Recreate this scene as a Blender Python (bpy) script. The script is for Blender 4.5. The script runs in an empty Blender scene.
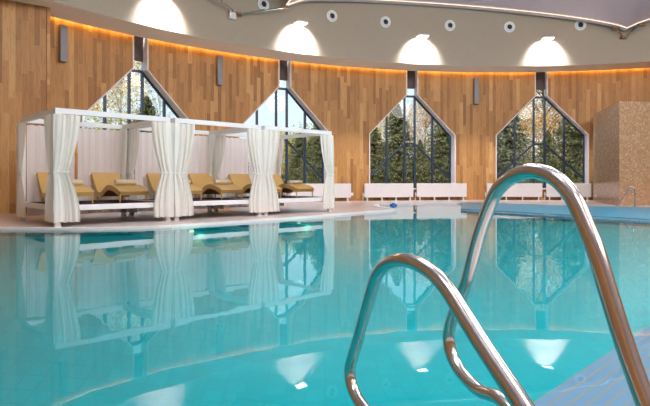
import bpy, bmesh, math, random
from mathutils import Vector, Matrix
random.seed(7)
C = bpy.context.scene.collection
PI = math.pi
F, CX, HY = 540.0, 325.0, 179.7
CC = (8.2, 5.4)          # centre of the round hall
RW = 20.5                # wooden wall radius
RF = 18.85               # fascia radius
ZS = 6.1                 # soffit height

# ------------------------------------------------------------------ helpers
def nrm(phi): return Vector((math.sin(phi), math.cos(phi), 0))
def tan_(phi): return Vector((math.cos(phi), -math.sin(phi), 0))
def ring(phi_deg, r, z=0.0):
    n = nrm(math.radians(phi_deg)); return Vector((CC[0]+n.x*r, CC[1]+n.y*r, z))

def link(name, me, mats, parent=None, smooth=False):
    if not isinstance(mats, (list, tuple)): mats = [mats]
    for m in mats: me.materials.append(m)
    if smooth:
        for p in me.polygons: p.use_smooth = True
    o = bpy.data.objects.new(name, me); C.objects.link(o)
    if parent: o.parent = parent
    return o
def from_bm(name, bm, mats, parent=None, smooth=False):
    me = bpy.data.meshes.new(name); bm.to_mesh(me); bm.free()
    return link(name, me, mats, parent, smooth)
def from_py(name, vs, fs, mats, parent=None, smooth=False, uvs=None, mi=None):
    me = bpy.data.meshes.new(name); me.from_pydata([tuple(v) for v in vs], [], fs); me.update()
    if uvs:
        l = me.uv_layers.new(name='UVMap')
        for lp in me.loops: l.data[lp.index].uv = uvs[lp.vertex_index]
    if mi:
        for p, i in zip(me.polygons, mi): p.material_index = i
    return link(name, me, mats, parent, smooth)
def tag(o, label=None, cat=None, group=None, kind=None):
    if label: o['label'] = label
    if cat: o['category'] = cat
    if group: o['group'] = group
    if kind: o['kind'] = kind
    return o
def empty(name, loc, rz=0.0):
    o = bpy.data.objects.new(name, None); C.objects.link(o); o.location = loc
    o.rotation_euler = (0, 0, rz); o.empty_display_size = .2; return o
def copy_tree(o, parent=None):
    c = o.copy(); C.objects.link(c); c.parent = parent
    for ch in list(o.children): copy_tree(ch, c)
    return c
def add_box(bm, a, b, M=None, bevel=0.0):
    x0, y0, z0 = a; x1, y1, z1 = b
    vs = [bm.verts.new((x, y, z)) for x in (x0, x1) for y in (y0, y1) for z in (z0, z1)]
    fs = [(0,1,3,2),(4,6,7,5),(0,4,5,1),(2,3,7,6),(0,2,6,4),(1,5,7,3)]
    faces = [bm.faces.new([vs[i] for i in f]) for f in fs]
    if bevel > 0:
        es = list({e for f in faces for e in f.edges})
        r = bmesh.ops.bevel(bm, geom=es, offset=bevel, segments=2, affect='EDGES', profile=.6)
        vs = list({v for f in r['faces'] for v in f.verts} | {v for v in vs if v.is_valid})
    if M is not None:
        for v in vs: v.co = M @ v.co
def box_obj(name, a, b, m, parent=None, bevel=0.0, M=None):
    bm = bmesh.new(); add_box(bm, a, b, M, bevel)
    bmesh.ops.recalc_face_normals(bm, faces=bm.faces)
    return from_bm(name, bm, m, parent)
def add_tube(bm, pts, r, seg=14, cap=True, closed=False):
    pts = [Vector(p) for p in pts]; n = len(pts); rings = []
    t0 = (pts[1]-pts[0]).normalized()
    ref = Vector((0,0,1)) if abs(t0.z) < .9 else Vector((1,0,0))
    N = (ref - t0*ref.dot(t0)).normalized()
    for i, p in enumerate(pts):
        if i == 0: t = t0
        elif i == n-1: t = (pts[-1]-pts[-2]).normalized()
        else: t = ((pts[i+1]-p).normalized()+(p-pts[i-1]).normalized()).normalized()
        N = (N - t*N.dot(t)).normalized(); B = t.cross(N)
        rr = r[i] if isinstance(r, (list, tuple)) else r
        rings.append([bm.verts.new(p + (N*math.cos(a)+B*math.sin(a))*rr) for a in [2*PI*k/seg for k in range(seg)]])
    for i in range(n-1):
        for k in range(seg):
            bm.faces.new((rings[i][k], rings[i][(k+1)%seg], rings[i+1][(k+1)%seg], rings[i+1][k]))
    if cap:
        bm.faces.new(rings[0][::-1]); bm.faces.new(rings[-1])
def add_cyl(bm, p0, p1, r, seg=20): add_tube(bm, [p0, p1], r, seg)
def catmull(pts, sub=6):
    P = [Vector(p) for p in pts]; P = [P[0]*2-P[1]] + P + [P[-1]*2-P[-2]]; out = []
    for i in range(1, len(P)-2):
        for k in range(sub):
            t = k/sub; a, b, c, d = P[i-1], P[i], P[i+1], P[i+2]
            out.append(.5*((2*b)+(c-a)*t+(2*a-5*b+4*c-d)*t*t+(3*b-a-3*c+d)*t**3))
    out.append(P[-2]); return out

# ------------------------------------------------------------------ materials
def newmat(name):
    m = bpy.data.materials.new(name); m.use_nodes = True; nt = m.node_tree
    return m, nt, nt.nodes['Principled BSDF']
def nd(nt, t, **kw):
    n = nt.nodes.new(t)
    for k, v in kw.items(): setattr(n, k, v)
    return n
def math_(nt, op, a, b=None):
    n = nd(nt, 'ShaderNodeMath', operation=op)
    for i, v in enumerate((a, b)):
        if v is None: continue
        if isinstance(v, (int, float)): n.inputs[i].default_value = v
        else: nt.links.new(v, n.inputs[i])
    return n.outputs[0]
def ramp(nt, fac, stops):
    r = nd(nt, 'ShaderNodeValToRGB'); e = r.color_ramp.elements
    while len(e) > 1: e.remove(e[-1])
    e[0].position = stops[0][0]; e[0].color = (*stops[0][1], 1)
    for p, c in stops[1:]:
        x = e.new(p); x.color = (*c, 1)
    nt.links.new(fac, r.inputs[0]); return r.outputs[0]
def mixc(nt, fac, a, b, typ='MIX'):
    n = nd(nt, 'ShaderNodeMix', data_type='RGBA', blend_type=typ)
    for s, v in ((0, fac), (6, a), (7, b)):
        if isinstance(v, (int, float)): n.inputs[s].default_value = v
        elif isinstance(v, tuple): n.inputs[s].default_value = (*v, 1)
        else: nt.links.new(v, n.inputs[s])
    return n.outputs[2]
def simple(name, col, rough=.5, metal=0.0, noise=0.0, nscale=8.0, bump=0.0, spec=.5):
    m, nt, p = newmat(name)
    p.inputs['Roughness'].default_value = rough; p.inputs['Metallic'].default_value = metal
    p.inputs['Specular IOR Level'].default_value = spec
    tc = nd(nt, 'ShaderNodeTexCoord'); nz = nd(nt, 'ShaderNodeTexNoise')
    nz.inputs['Scale'].default_value = nscale; nz.inputs['Detail'].default_value = 4
    nt.links.new(tc.outputs['Object'], nz.inputs['Vector'])
    k = max(noise, .02)
    c = ramp(nt, nz.outputs['Fac'], [(.3, tuple(x*(1-k) for x in col)), (.7, tuple(min(1, x*(1+k)) for x in col))])
    nt.links.new(c, p.inputs['Base Color'])
    if bump:
        b = nd(nt, 'ShaderNodeBump'); b.inputs['Strength'].default_value = bump; b.inputs['Distance'].default_value = .01
        nt.links.new(nz.outputs['Fac'], b.inputs['Height']); nt.links.new(b.outputs[0], p.inputs['Normal'])
    return m
def emit(name, col, s):
    m = bpy.data.materials.new(name); m.use_nodes = True; nt = m.node_tree; nt.nodes.clear()
    e = nd(nt, 'ShaderNodeEmission'); e.inputs[0].default_value = (*col, 1); e.inputs[1].default_value = s
    o = nd(nt, 'ShaderNodeOutputMaterial'); nt.links.new(e.outputs[0], o.inputs[0]); return m

def wood_planks():
    m, nt, p = newmat('oak_planks')
    uv = nd(nt, 'ShaderNodeUVMap'); sp = nd(nt, 'ShaderNodeSeparateXYZ'); nt.links.new(uv.outputs[0], sp.inputs[0])
    W, L = .16, 1.5
    us = math_(nt, 'DIVIDE', sp.outputs[0], W); col = math_(nt, 'FLOOR', us); fu = math_(nt, 'FRACT', us)
    wn = nd(nt, 'ShaderNodeTexWhiteNoise', noise_dimensions='1D'); nt.links.new(col, wn.inputs['W'])
    vs = math_(nt, 'ADD', math_(nt, 'DIVIDE', sp.outputs[1], L), wn.outputs['Value'])
    row = math_(nt, 'FLOOR', vs); fv = math_(nt, 'FRACT', vs)
    cb = nd(nt, 'ShaderNodeCombineXYZ'); nt.links.new(col, cb.inputs[0]); nt.links.new(row, cb.inputs[1])
    w2 = nd(nt, 'ShaderNodeTexWhiteNoise', noise_dimensions='2D'); nt.links.new(cb.outputs[0], w2.inputs['Vector'])
    base = ramp(nt, w2.outputs['Value'], [(0, (.31,.135,.034)), (.3, (.43,.205,.056)), (.8, (.50,.25,.075)), (1, (.62,.35,.13))])
    c2 = nd(nt, 'ShaderNodeCombineXYZ')
    nt.links.new(math_(nt, 'MULTIPLY', sp.outputs[0], 26.0), c2.inputs[0])
    nt.links.new(math_(nt, 'ADD', math_(nt, 'MULTIPLY', sp.outputs[1], 2.2), math_(nt, 'MULTIPLY', w2.outputs['Value'], 40)), c2.inputs[1])
    nz = nd(nt, 'ShaderNodeTexNoise'); nz.inputs['Scale'].default_value = 1; nz.inputs['Detail'].default_value = 5
    nz.inputs['Distortion'].default_value = .8
    nt.links.new(c2.outputs[0], nz.inputs['Vector'])
    g = ramp(nt, nz.outputs['Fac'], [(.3, (.66,.6,.54)), (.55, (1,1,1)), (.8, (1.0,1.0,1.0))])
    c = mixc(nt, .75, base, g, 'MULTIPLY')
    e1 = math_(nt, 'MULTIPLY', math_(nt, 'GREATER_THAN', fu, .035), math_(nt, 'LESS_THAN', fu, .965))
    e2 = math_(nt, 'GREATER_THAN', fv, .008); e = math_(nt, 'MULTIPLY', e1, e2)
    c = mixc(nt, e, mixc(nt, .55, base, (.48,.29,.15)), c)
    nt.links.new(c, p.inputs['Base Color']); p.inputs['Roughness'].default_value = .5
    return m
def tiles(name, col, grout, s, rough=.15, var=.12, mscale=None, uvw=False, h=None):
    m, nt, p = newmat(name)
    tc = nd(nt, 'ShaderNodeTexCoord'); b = nd(nt, 'ShaderNodeTexBrick')
    if uvw:
        uv = nd(nt, 'ShaderNodeUVMap'); nt.links.new(uv.outputs[0], b.inputs['Vector'])
    else: nt.links.new(tc.outputs['Object'], b.inputs['Vector'])
    b.offset = 0.0; b.inputs['Scale'].default_value = 1
    b.inputs['Brick Width'].default_value = s; b.inputs['Row Height'].default_value = h or s
    b.inputs['Mortar Size'].default_value = min(s, h or s)*(.04 if not h else .09); b.inputs['Bias'].default_value = 0
    b.inputs['Color1'].default_value = (*[x*(1-var) for x in col], 1)
    b.inputs['Color2'].default_value = (*[min(1, x*(1+var)) for x in col], 1)
    b.inputs['Mortar'].default_value = (*grout, 1)
    nt.links.new(b.outputs[0], p.inputs['Base Color']); p.inputs['Roughness'].default_value = rough
    return m

M = {}
M['wood'] = wood_planks()
M['white'] = simple('white_lacquer', (.70,.68,.70), .4)
M['reveal'] = simple('window_reveal_plaster', (.80,.74,.76), .5)
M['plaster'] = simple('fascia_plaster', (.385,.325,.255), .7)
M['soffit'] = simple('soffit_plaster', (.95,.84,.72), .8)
M['sail'] = simple('lilac_ceiling_fabric', (.60,.54,.62), .7)
M['darkceil'] = simple('upper_ceiling', (.30,.27,.26), .9)
M['brown'] = simple('brown_spandrel', (.07,.035,.03), .45)
M['navy'] = simple('navy_window_metal', (.018,.035,.075), .35)
M['steel'] = simple('polished_steel', (.53,.50,.48), .2, 1.0)
M['greymetal'] = simple('grey_sconce_metal', (.22,.20,.22), .45, .3)
M['black'] = simple('black_recess', (.01,.01,.012), .6)
M['whitemetal'] = simple('white_powder_coat', (.78,.80,.83), .4)
M['rattan'] = simple('tan_rattan', (.60,.37,.12), .42, 0, .10, 60, .25)
M['towel'] = simple('beige_towel', (.72,.60,.42), .9, 0, .08, 40, .3)
M['towelgrey'] = simple('grey_beige_towel', (.58,.54,.48), .9, 0, .08, 40, .3)
M['dfloor'] = simple('dark_deck_boards', (.07,.045,.045), .85, 0, .3, 5, spec=.1)
M['rim'] = simple('white_pool_rim', (.88,.86,.88), .3)
M['blueplastic'] = simple('blue_plastic', (.01,.16,.62), .35)
M['rubber'] = simple('dark_rubber', (.03,.03,.03), .6)
M['rust'] = simple('rusty_steel', (.28,.16,.10), .6, .3, .4, 12)
M['led'] = emit('warm_led_strip', (1.0, .62, .17), 13.0)
M['sailled'] = emit('sail_led', (1.0, .78, .55), 1.6)
M['lampglow'] = emit('lamp_face', (1.0, .95, .92), 14.0)
M['poollamp'] = emit('pool_lamp_lens', (.45, 1.0, .70), 1.6)
M['deck'] = tiles('deck_tiles', (.66,.55,.52), (.58,.48,.45), .3, .32, .04)
M['poolfloor'] = tiles('turquoise_pool_tiles', (.0,.375,.435), (.0,.34,.40), .25, .4, .05)
M['ledge'] = tiles('lilac_step_tiles', (.21,.25,.42), (.42,.25,.17), 3.0, .4, .03, uvw=True, h=.075)
M['apron'] = tiles('blue_mosaic', (.01,.27,.45), (.05,.32,.50), .06, .3, .12)

def mosaic():
    m, nt, p = newmat('beige_mosaic')
    uv = nd(nt, 'ShaderNodeUVMap'); mp = nd(nt, 'ShaderNodeMapping'); mp.inputs['Scale'].default_value = (18, 18, 18)
    nt.links.new(uv.outputs[0], mp.inputs[0])
    fl = nd(nt, 'ShaderNodeVectorMath', operation='FLOOR'); nt.links.new(mp.outputs[0], fl.inputs[0])
    wn = nd(nt, 'ShaderNodeTexWhiteNoise', noise_dimensions='2D'); nt.links.new(fl.outputs[0], wn.inputs['Vector'])
    c = ramp(nt, wn.outputs['Value'], [(0, (.33,.19,.095)), (.25, (.40,.235,.125)), (.8, (.46,.28,.155)), (1, (.58,.41,.27))])
    b = nd(nt, 'ShaderNodeTexBrick'); b.offset = 0; nt.links.new(uv.outputs[0], b.inputs['Vector'])
    b.inputs['Scale'].default_value = 1; b.inputs['Brick Width'].default_value = 1/18; b.inputs['Row Height'].default_value = 1/18
    b.inputs['Mortar Size'].default_value = .003
    c = mixc(nt, b.outputs['Fac'], c, (.38,.26,.18))
    nt.links.new(c, p.inputs['Base Color']); p.inputs['Roughness'].default_value = .22
    return m
M['mosaic'] = mosaic()

def fabric(name, col, trans):
    m = bpy.data.materials.new(name); m.use_nodes = True; nt = m.node_tree; nt.nodes.clear()
    tc = nd(nt, 'ShaderNodeTexCoord'); nz = nd(nt, 'ShaderNodeTexNoise'); nz.inputs['Scale'].default_value = 30
    nt.links.new(tc.outputs['Object'], nz.inputs['Vector'])
    c = ramp(nt, nz.outputs['Fac'], [(.3, tuple(x*.96 for x in col)), (.7, col)])
    d = nd(nt, 'ShaderNodeBsdfDiffuse'); t = nd(nt, 'ShaderNodeBsdfTranslucent'); mx = nd(nt, 'ShaderNodeMixShader')
    nt.links.new(c, d.inputs[0]); nt.links.new(c, t.inputs[0]); mx.inputs[0].default_value = trans
    nt.links.new(d.outputs[0], mx.inputs[1]); nt.links.new(t.outputs[0], mx.inputs[2])
    o = nd(nt, 'ShaderNodeOutputMaterial'); nt.links.new(mx.outputs[0], o.inputs[0]); return m
M['curtain'] = fabric('ivory_curtain', (.95,.94,.90), .3)
M['sheer'] = fabric('blush_sheer', (.95,.91,.93), .4)

def glassy(name, tint, ior, rough, bump=None):
    m = bpy.data.materials.new(name); m.use_nodes = True; nt = m.node_tree; nt.nodes.clear()
    fr = nd(nt, 'ShaderNodeFresnel'); fr.inputs[0].default_value = ior
    t = nd(nt, 'ShaderNodeBsdfTransparent'); t.inputs[0].default_value = (*tint, 1)
    g = nd(nt, 'ShaderNodeBsdfGlossy'); g.inputs['Roughness'].default_value = rough
    g.inputs[0].default_value = (1,1,1,1)
    mx = nd(nt, 'ShaderNodeMixShader'); nt.links.new(fr.outputs[0], mx.inputs[0])
    nt.links.new(t.outputs[0], mx.inputs[1]); nt.links.new(g.outputs[0], mx.inputs[2])
    o = nd(nt, 'ShaderNodeOutputMaterial'); nt.links.new(mx.outputs[0], o.inputs[0])
    if bump:
        tc = nd(nt, 'ShaderNodeTexCoord'); nz = nd(nt, 'ShaderNodeTexNoise')
        nz.inputs['Scale'].default_value = bump[0]; nz.inputs['Detail'].default_value = 2
        nt.links.new(tc.outputs['Object'], nz.inputs['Vector'])
        b = nd(nt, 'ShaderNodeBump'); b.inputs['Strength'].default_value = 1; b.inputs['Distance'].default_value = bump[1]
        nt.links.new(nz.outputs['Fac'], b.inputs['Height'])
        nt.links.new(b.outputs[0], g.inputs['Normal']); nt.links.new(b.outputs[0], fr.inputs['Normal'])
    return m
M['glass'] = glassy('window_glass', (.96,.98,.98), 1.3, 0.0)
M['water'] = glassy('pool_water', (.80,1.0,1.0), 1.19, .0, (2.2, .0011))

# ------------------------------------------------------------------ camera, render, world
cam = bpy.data.cameras.new('camera'); co = bpy.data.objects.new('camera', cam); C.objects.link(co)
cam.sensor_width = 36; cam.lens = F/650*36; co.location = (0, 0, 1); co.rotation_euler = (PI/2, 0, 0)
cam.shift_y = (HY-203)/650; cam.clip_start = .05; cam.clip_end = 400
sc = bpy.context.scene; sc.camera = co
sc.view_settings.view_transform = 'Standard'; sc.view_settings.look = 'None'
sc.view_settings.gamma = 1; sc.view_settings.use_curve_mapping = False
sc.view_settings.exposure = 0.0
sc.cycles.use_denoising = True; sc.cycles.max_bounces = 8; sc.cycles.transparent_max_bounces = 12
sc.cycles.sample_clamp_indirect = 40; sc.cycles.caustics_reflective = False; sc.cycles.caustics_refractive = False

w = bpy.data.worlds.new('sky'); sc.world = w; w.use_nodes = True; nt = w.node_tree
bg = nt.nodes['Background']; tc = nd(nt, 'ShaderNodeTexCoord'); sp = nd(nt, 'ShaderNodeSeparateXYZ')
nt.links.new(tc.outputs['Generated'], sp.inputs[0])
c = ramp(nt, sp.outputs[2], [(0.0, (.78,.86,.92)), (.1, (.72,.88,.97)), (.35, (.52,.80,.98)), (1, (.30,.58,.95))])
nt.links.new(c, bg.inputs[0]); bg.inputs[1].default_value = 1.25

# ------------------------------------------------------------------ walls
WPHI = [-46.5, -29.0, -11.5, 5.95]
HW, HS, ZB, ZSH, ZAP = 2.14, .30, .60, 3.13, 5.0
def wall_mesh():
    us = set()
    arc = RW*PI/180
    step = .5
    total = 360*arc
    u = -180*arc
    while u < 180*arc: us.add(round(u, 3)); u += step
    us.add(round(180*arc, 3))
    for p in WPHI:
        for d in (-HW, -HS, 0, HS, HW): us.add(round(p*arc+d, 3))
    us = sorted(us)
    def top(u):            # None or the opening's upper edge
        for p in WPHI:
            d = abs(u-p*arc)
            if d <= HW+1e-3:
                return 6.4 if d < HS-1e-3 else ZAP-(d-HS)/(HW-HS)*(ZAP-ZSH)
        return None
    vs, fs, uv = [], [], []
    def quad(u0, u1, a0, a1, b0, b1):     # from height a to b
        i = len(vs)
        for (uu, z) in ((u0, a0), (u1, a1), (u1, b1), (u0, b0)):
            vs.append(ring(uu/arc, RW, z)); uv.append((uu+200, z))
        fs.append((i, i+1, i+2, i+3))
    for a, b in zip(us[:-1], us[1:]):
        mid = (a+b)/2; t = top(mid)
        if t is None: quad(a, b, 0, 0, 6.4, 6.4)
        else:
            quad(a, b, 0, 0, ZB, ZB)
            if t < 6.39: quad(a, b, top(a) if top(a) < 6.39 else ZAP, top(b) if top(b) < 6.39 else ZAP, 6.4, 6.4)
    return vs, fs, uv
vs, fs, uv = wall_mesh()
o = from_py('wall_back', vs, fs, M['wood'], uvs=uv); tag(o, kind='structure')
s = o.modifiers.new('thick', 'SOLIDIFY'); s.thickness = .12; s.offset = -1
# make sure the thickness goes outwards
me = o.data
if me.polygons[0].normal.dot(Vector((CC[0], CC[1], 0))-me.vertices[0].co) < 0: me.flip_normals()

# nearer wooden wall on the left
A, B = Vector((-8.15, 16.02, 0)), Vector((-9.15, 15.2, 0)); dB = (B-A).normalized(); Bend = A+dB*9
rad = (A-Vector((CC[0], CC[1], 0))).normalized(); Aout = A+rad*1.25
def strip_wall(name, pts, z0, z1, m, thick=.15, flip=False):
    vs, fs, uv = [], [], []; u = 50.0
    for i in range(len(pts)-1):
        L = (pts[i+1]-pts[i]).length; k = len(vs)
        for (p, uu) in ((pts[i], u), (pts[i+1], u+L)):
            for z in (z0, z1): vs.append(Vector((p.x, p.y, z))); uv.append((uu, z))
        fs.append((k, k+2, k+3, k+1)); u += L
    return from_py(name, vs, fs, m, uvs=uv)
o = strip_wall('wall_left', [Aout, A, Bend], 0, 6.12, M['wood']); tag(o, kind='structure')
s = o.modifiers.new('thick', 'SOLIDIFY'); s.thickness = .1; s.offset = 1

# ------------------------------------------------------------------ soffit, fascia, roof
def ring_band(prof, a0, a1, da=3.0):
    n = int(round((a1-a0)/da)); vs, fs = [], []
    for i in range(n+1):
        for (r, z) in prof: vs.append(ring(a0+(a1-a0)*i/n, r, z))
    k = len(prof)
    for i in range(n):
        for j in range(k-1): fs.append((i*k+j, (i+1)*k+j, (i+1)*k+j+1, i*k+j+1))
    return vs, fs
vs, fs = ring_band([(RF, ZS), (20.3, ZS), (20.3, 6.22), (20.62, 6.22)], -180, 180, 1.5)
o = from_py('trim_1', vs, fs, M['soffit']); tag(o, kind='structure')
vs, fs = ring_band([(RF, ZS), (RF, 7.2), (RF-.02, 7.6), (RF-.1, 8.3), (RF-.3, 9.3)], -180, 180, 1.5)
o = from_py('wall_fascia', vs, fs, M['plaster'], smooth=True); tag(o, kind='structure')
vs = [Vector((CC[0], CC[1], 9.32))]+[ring(a, 18.9, 9.32) for a in range(0, 360, 6)]
o = from_py('ceiling', vs, [(0, i+1, (i+1) % 60+1) for i in range(60)], M['darkceil']); tag(o, kind='structure')

# LED cove
n = 0
edges = [-180]+[x for p in WPHI for x in (p-.95, p+.95)]+[180]
for i in range(0, len(edges), 2):
    vs, fs = ring_band([(20.40, 6.15), (20.40, 6.18), (20.43, 6.18), (20.43, 6.15), (20.40, 6.15)], edges[i], edges[i+1], 1.5)
    o = from_py('led_strip', vs, fs, M['led']); tag(o, kind='structure', group='cove light strips over the wooden wall')
    if len(edges) > 2: o.name = 'trim_%d' % (i//2+2)

# ------------------------------------------------------------------ windows
def bar2(bm, a, b, wd, y0, y1):
    """bar in the window plane (local x = along, z = up) from a to b"""
    a = Vector((a[0], 0, a[1])); b = Vector((b[0], 0, b[1])); d = (b-a).normalized(); p = Vector((-d.z, 0, d.x))*wd/2
    vs = []
    for y in (y0, y1):
        for q in (a-p, a+p, b+p, b-p): vs.append(bm.verts.new((q.x, y, q.z)))
    for f in ((0,1,2,3),(7,6,5,4),(0,4,5,1),(1,5,6,2),(2,6,7,3),(3,7,4,0)): bm.faces.new([vs[i] for i in f])
def make_window(k, phi):
    ph = math.radians(phi); base = ring(phi, RW, 0)
    r = empty('window_%d' % (k+1), base, -ph); tag(r, kind='structure')
    D = .36
    # reveal shell, follows the opening
    outl = [(-HW, ZB), (-HW, ZSH), (-HS, ZAP), (-HS, ZS+.1), (HS, ZS+.1), (HS, ZAP), (HW, ZSH), (HW, ZB)]
    bm = bmesh.new()
    th = .045
    inn = []
    for i, (x, z) in enumerate(outl):
        sx = -1 if x < 0 else 1
        inn.append((x-sx*th, z+(-.012 if abs(x) > 1 else -.012) if z not in (ZB,) else z+.0))
    def P(x, z, y): 
        return (x, y-(x*x)/(2*RW)*(1 if y < D-.01 else 0), z)
    segs = [(0,1),(1,2),(2,3),(4,5),(5,6),(6,7)]
    for a, b in segs:
        q = [P(*outl[a], -.03), P(*outl[b], -.03), P(*inn[b], -.03), P(*inn[a], -.03)]
        q2 = [P(*outl[a], D+.05), P(*outl[b], D+.05), P(*inn[b], D+.05), P(*inn[a], D+.05)]
        v = [bm.verts.new(c) for c in q+q2]
        for f in ((0,1,2,3),(7,6,5,4),(3,2,6,7),(1,0,4,5)): bm.faces.new([v[i] for i in f])
    bmesh.ops.recalc_face_normals(bm, faces=bm.faces)
    from_bm('window_reveal', bm, M['reveal'], r)
    # sill
    box_obj('window_sill', (-HW, -.12, ZB-.06), (HW, D+.05, ZB), M['white'], r)
    # metal frame
    bm = bmesh.new(); y0, y1 = D-.06, D+.04; wd = .085
    xm, xi = 1.15, .255
    def ztop(x): return ZAP-.05-(abs(x)-.27)/(HW-HS)*(ZAP-ZSH) if abs(x) > .27 else ZS
    for sx in (-1, 1):
        bar2(bm, (sx*(HW-.06), ZB), (sx*(HW-.06), ztop(HW-.06)), wd, y0, y1)
        bar2(bm, (sx*xm, ZB), (sx*xm, ztop(xm)), wd, y0, y1)
        bar2(bm, (sx*xi, ZB), (sx*xi, ZAP), wd, y0, y1)
        bar2(bm, (sx*.28, ZAP-.06), (sx*(HW-.04), ztop(HW-.04)), wd, y0+.005, y1-.005)
        bar2(bm, (sx*xi, 2.72), (sx*(HW-.04), 1.02), wd*.9, y0+.01, y1-.01)
    bar2(bm, (-xi, 2.72), (xi, 2.72), wd, y0+.008, y1-.008)
    bar2(bm, (-.3, ZAP-.02), (.3, ZAP-.02), wd*1.1, y0+.007, y1-.007)
    bar2(bm, (-HW, ZB+.03), (HW, ZB+.03), wd, y0+.006, y1-.006)
    from_bm('window_frame', bm, M['navy'], r)
    # glass
    bm = bmesh.new()
    poly = [(-HW, ZB), (HW, ZB), (HW, ztop(HW)), (.29, ZAP), (.29, 5.36), (-.29, 5.36), (-.29, ZAP), (-HW, ztop(HW))]
    bm.faces.new([bm.verts.new((x, D-.01, z)) for x, z in poly])
    g = from_bm('window_pane', bm, M['glass'], r)
    box_obj('spandrel', (-.27, D-.08, 5.36), (.27, D+.06, 6.3), M['brown'], r)
for k, p in enumerate(WPHI): make_window(k, p)

# ------------------------------------------------------------------ pool, deck
POOL = catmull([(-13.5,3,0),(-12.6,7.2,0),(-10.4,9.7,0),(-8,10.55,0),(-6.4,10.72,0),(-4.84,10.67,0),(-3.39,11.05,0),(-2.73,11.7,0),(-1.96,12.4,0),(-1.11,13.25,0),(.14,14.7,0),(1.03,15.8,0),(1.9,16.8,0)], 4)
POOL += [Vector(p) for p in [(2.3,17.3,0),(2.38,17.7,0),(2.25,18.4,0),(2.05,19.4,0),(2.0,20.3,0),(2.1,20.9,0),(2.5,21.4,0),(3.2,21.8,0),(4.28,22.2,0),(5.5,22.5,0),(5.62,22.3,0)]]
APF = [(5.2,20.4,0),(4.6,18.2,0),(4.4,17.5,0),(4.55,17.05,0),(5.1,16.3,0),(5.85,15.35,0),(6.97,13.85,0),(7.7,12.9,0),(8.8,12.0,0),(10.5,11.2,0),(13,10.6,0),(17,10.4,0)]
POOL += [Vector(p) for p in APF]
NEAR = [(18.5,8,0),(17,4,0),(12,2.8,0),(6,2.75,0),(2.2,2.05,0),(.45,1.5,0),(-1,1.04,0),(-4,.1,0),(-8,-.8,0),(-11.5,-.6,0)]
POOL += [Vector(p) for p in NEAR]

def fill_loops(name, loops, z, m, kind='structure', z2=None):
    bm = bmesh.new(); es = []
    for lp in loops:
        vs = [bm.verts.new((p[0], p[1], z)) for p in lp]
        for i in range(len(vs)): es.append(bm.edges.new((vs[i], vs[(i+1) % len(vs)])))
    bmesh.ops.triangle_fill(bm, use_beauty=True, use_dissolve=False, edges=es)
    for f in bm.faces:
        if f.normal.z < 0: f.normal_flip()
    o = from_bm(name, bm, m)
    if kind: tag(o, kind=kind)
    return o
disc = [ring(a, 20.62) for a in range(0, 360, 3)]
fill_loops('floor', [disc, POOL], .03, M['deck'])
water = fill_loops('pool_water', [POOL], 0, M['water'])
n = len(POOL)
vs = [Vector((p.x, p.y, z)) for p in POOL for z in (-.12, .0)]
fs = [(2*i, 2*((i+1) % n), 2*((i+1) % n)+1, 2*i+1) for i in range(n)]
o = from_py('pool_wall', vs, fs, M['poolfloor']); tag(o, kind='structure')
# dished pool floor
def pdist(x, y):
    best = 1e9; ins = False
    for i in range(n):
        a, b = POOL[i-1], POOL[i]
        dx, dy = b.x-a.x, b.y-a.y; L2 = dx*dx+dy*dy
        t = max(0, min(1, ((x-a.x)*dx+(y-a.y)*dy)/L2)) if L2 > 0 else 0
        ex, ey = a.x+dx*t-x, a.y+dy*t-y; q = ex*ex+ey*ey
        if q < best: best = q
        if (a.y > y) != (b.y > y) and x < (b.x-a.x)*(y-a.y)/(b.y-a.y)+a.x: ins = not ins
    return math.sqrt(best) if ins else -math.sqrt(best)
gx, gy = [-14+.45*i for i in range(76)], [-2+.45*i for i in range(57)]
vs, fs = [], []
for y in gy:
    for x in gx:
        k = max(0, min(1, pdist(x, y)/5.5)); vs.append(Vector((x, y, -.12-1.6*k*k*(3-2*k))))
nx = len(gx)
for j in range(len(gy)-1):
    for i in range(nx-1):
        if pdist(gx[i], gy[j]) > -1: fs.append((j*nx+i, j*nx+i+1, (j+1)*nx+i+1, (j+1)*nx+i))
o = from_py('pool_floor', vs, fs, M['poolfloor'], smooth=True); tag(o, kind='structure')
# white rim along the deck edge
def offset_poly(P, d):
    out = []
    for i in range(len(P)):
        a, b, c = P[i-1], P[i], P[(i+1) % len(P)]
        t = ((b-a).normalized()+(c-b).normalized()).normalized(); out.append(b+Vector((-t.y, t.x, 0))*d)
    return out
area = sum(POOL[i-1].x*POOL[i].y-POOL[i].x*POOL[i-1].y for i in range(n))
sgn = -1 if area > 0 else 1       # outwards
OUT = offset_poly(POOL, sgn*.22)
vs, fs = [], []
for a, b in zip(POOL, OUT):
    vs += [Vector((a.x, a.y, -.05)), Vector((a.x, a.y, .045)), Vector((b.x, b.y, .045)), Vector((b.x, b.y, .02))]
fs = [(4*i+j, 4*((i+1) % n)+j, 4*((i+1) % n)+j+1, 4*i+j+1) for i in range(n) for j in range(3)]
o = from_py('pool_rim', vs, fs, M['rim']); tag(o, kind='structure')
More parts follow.
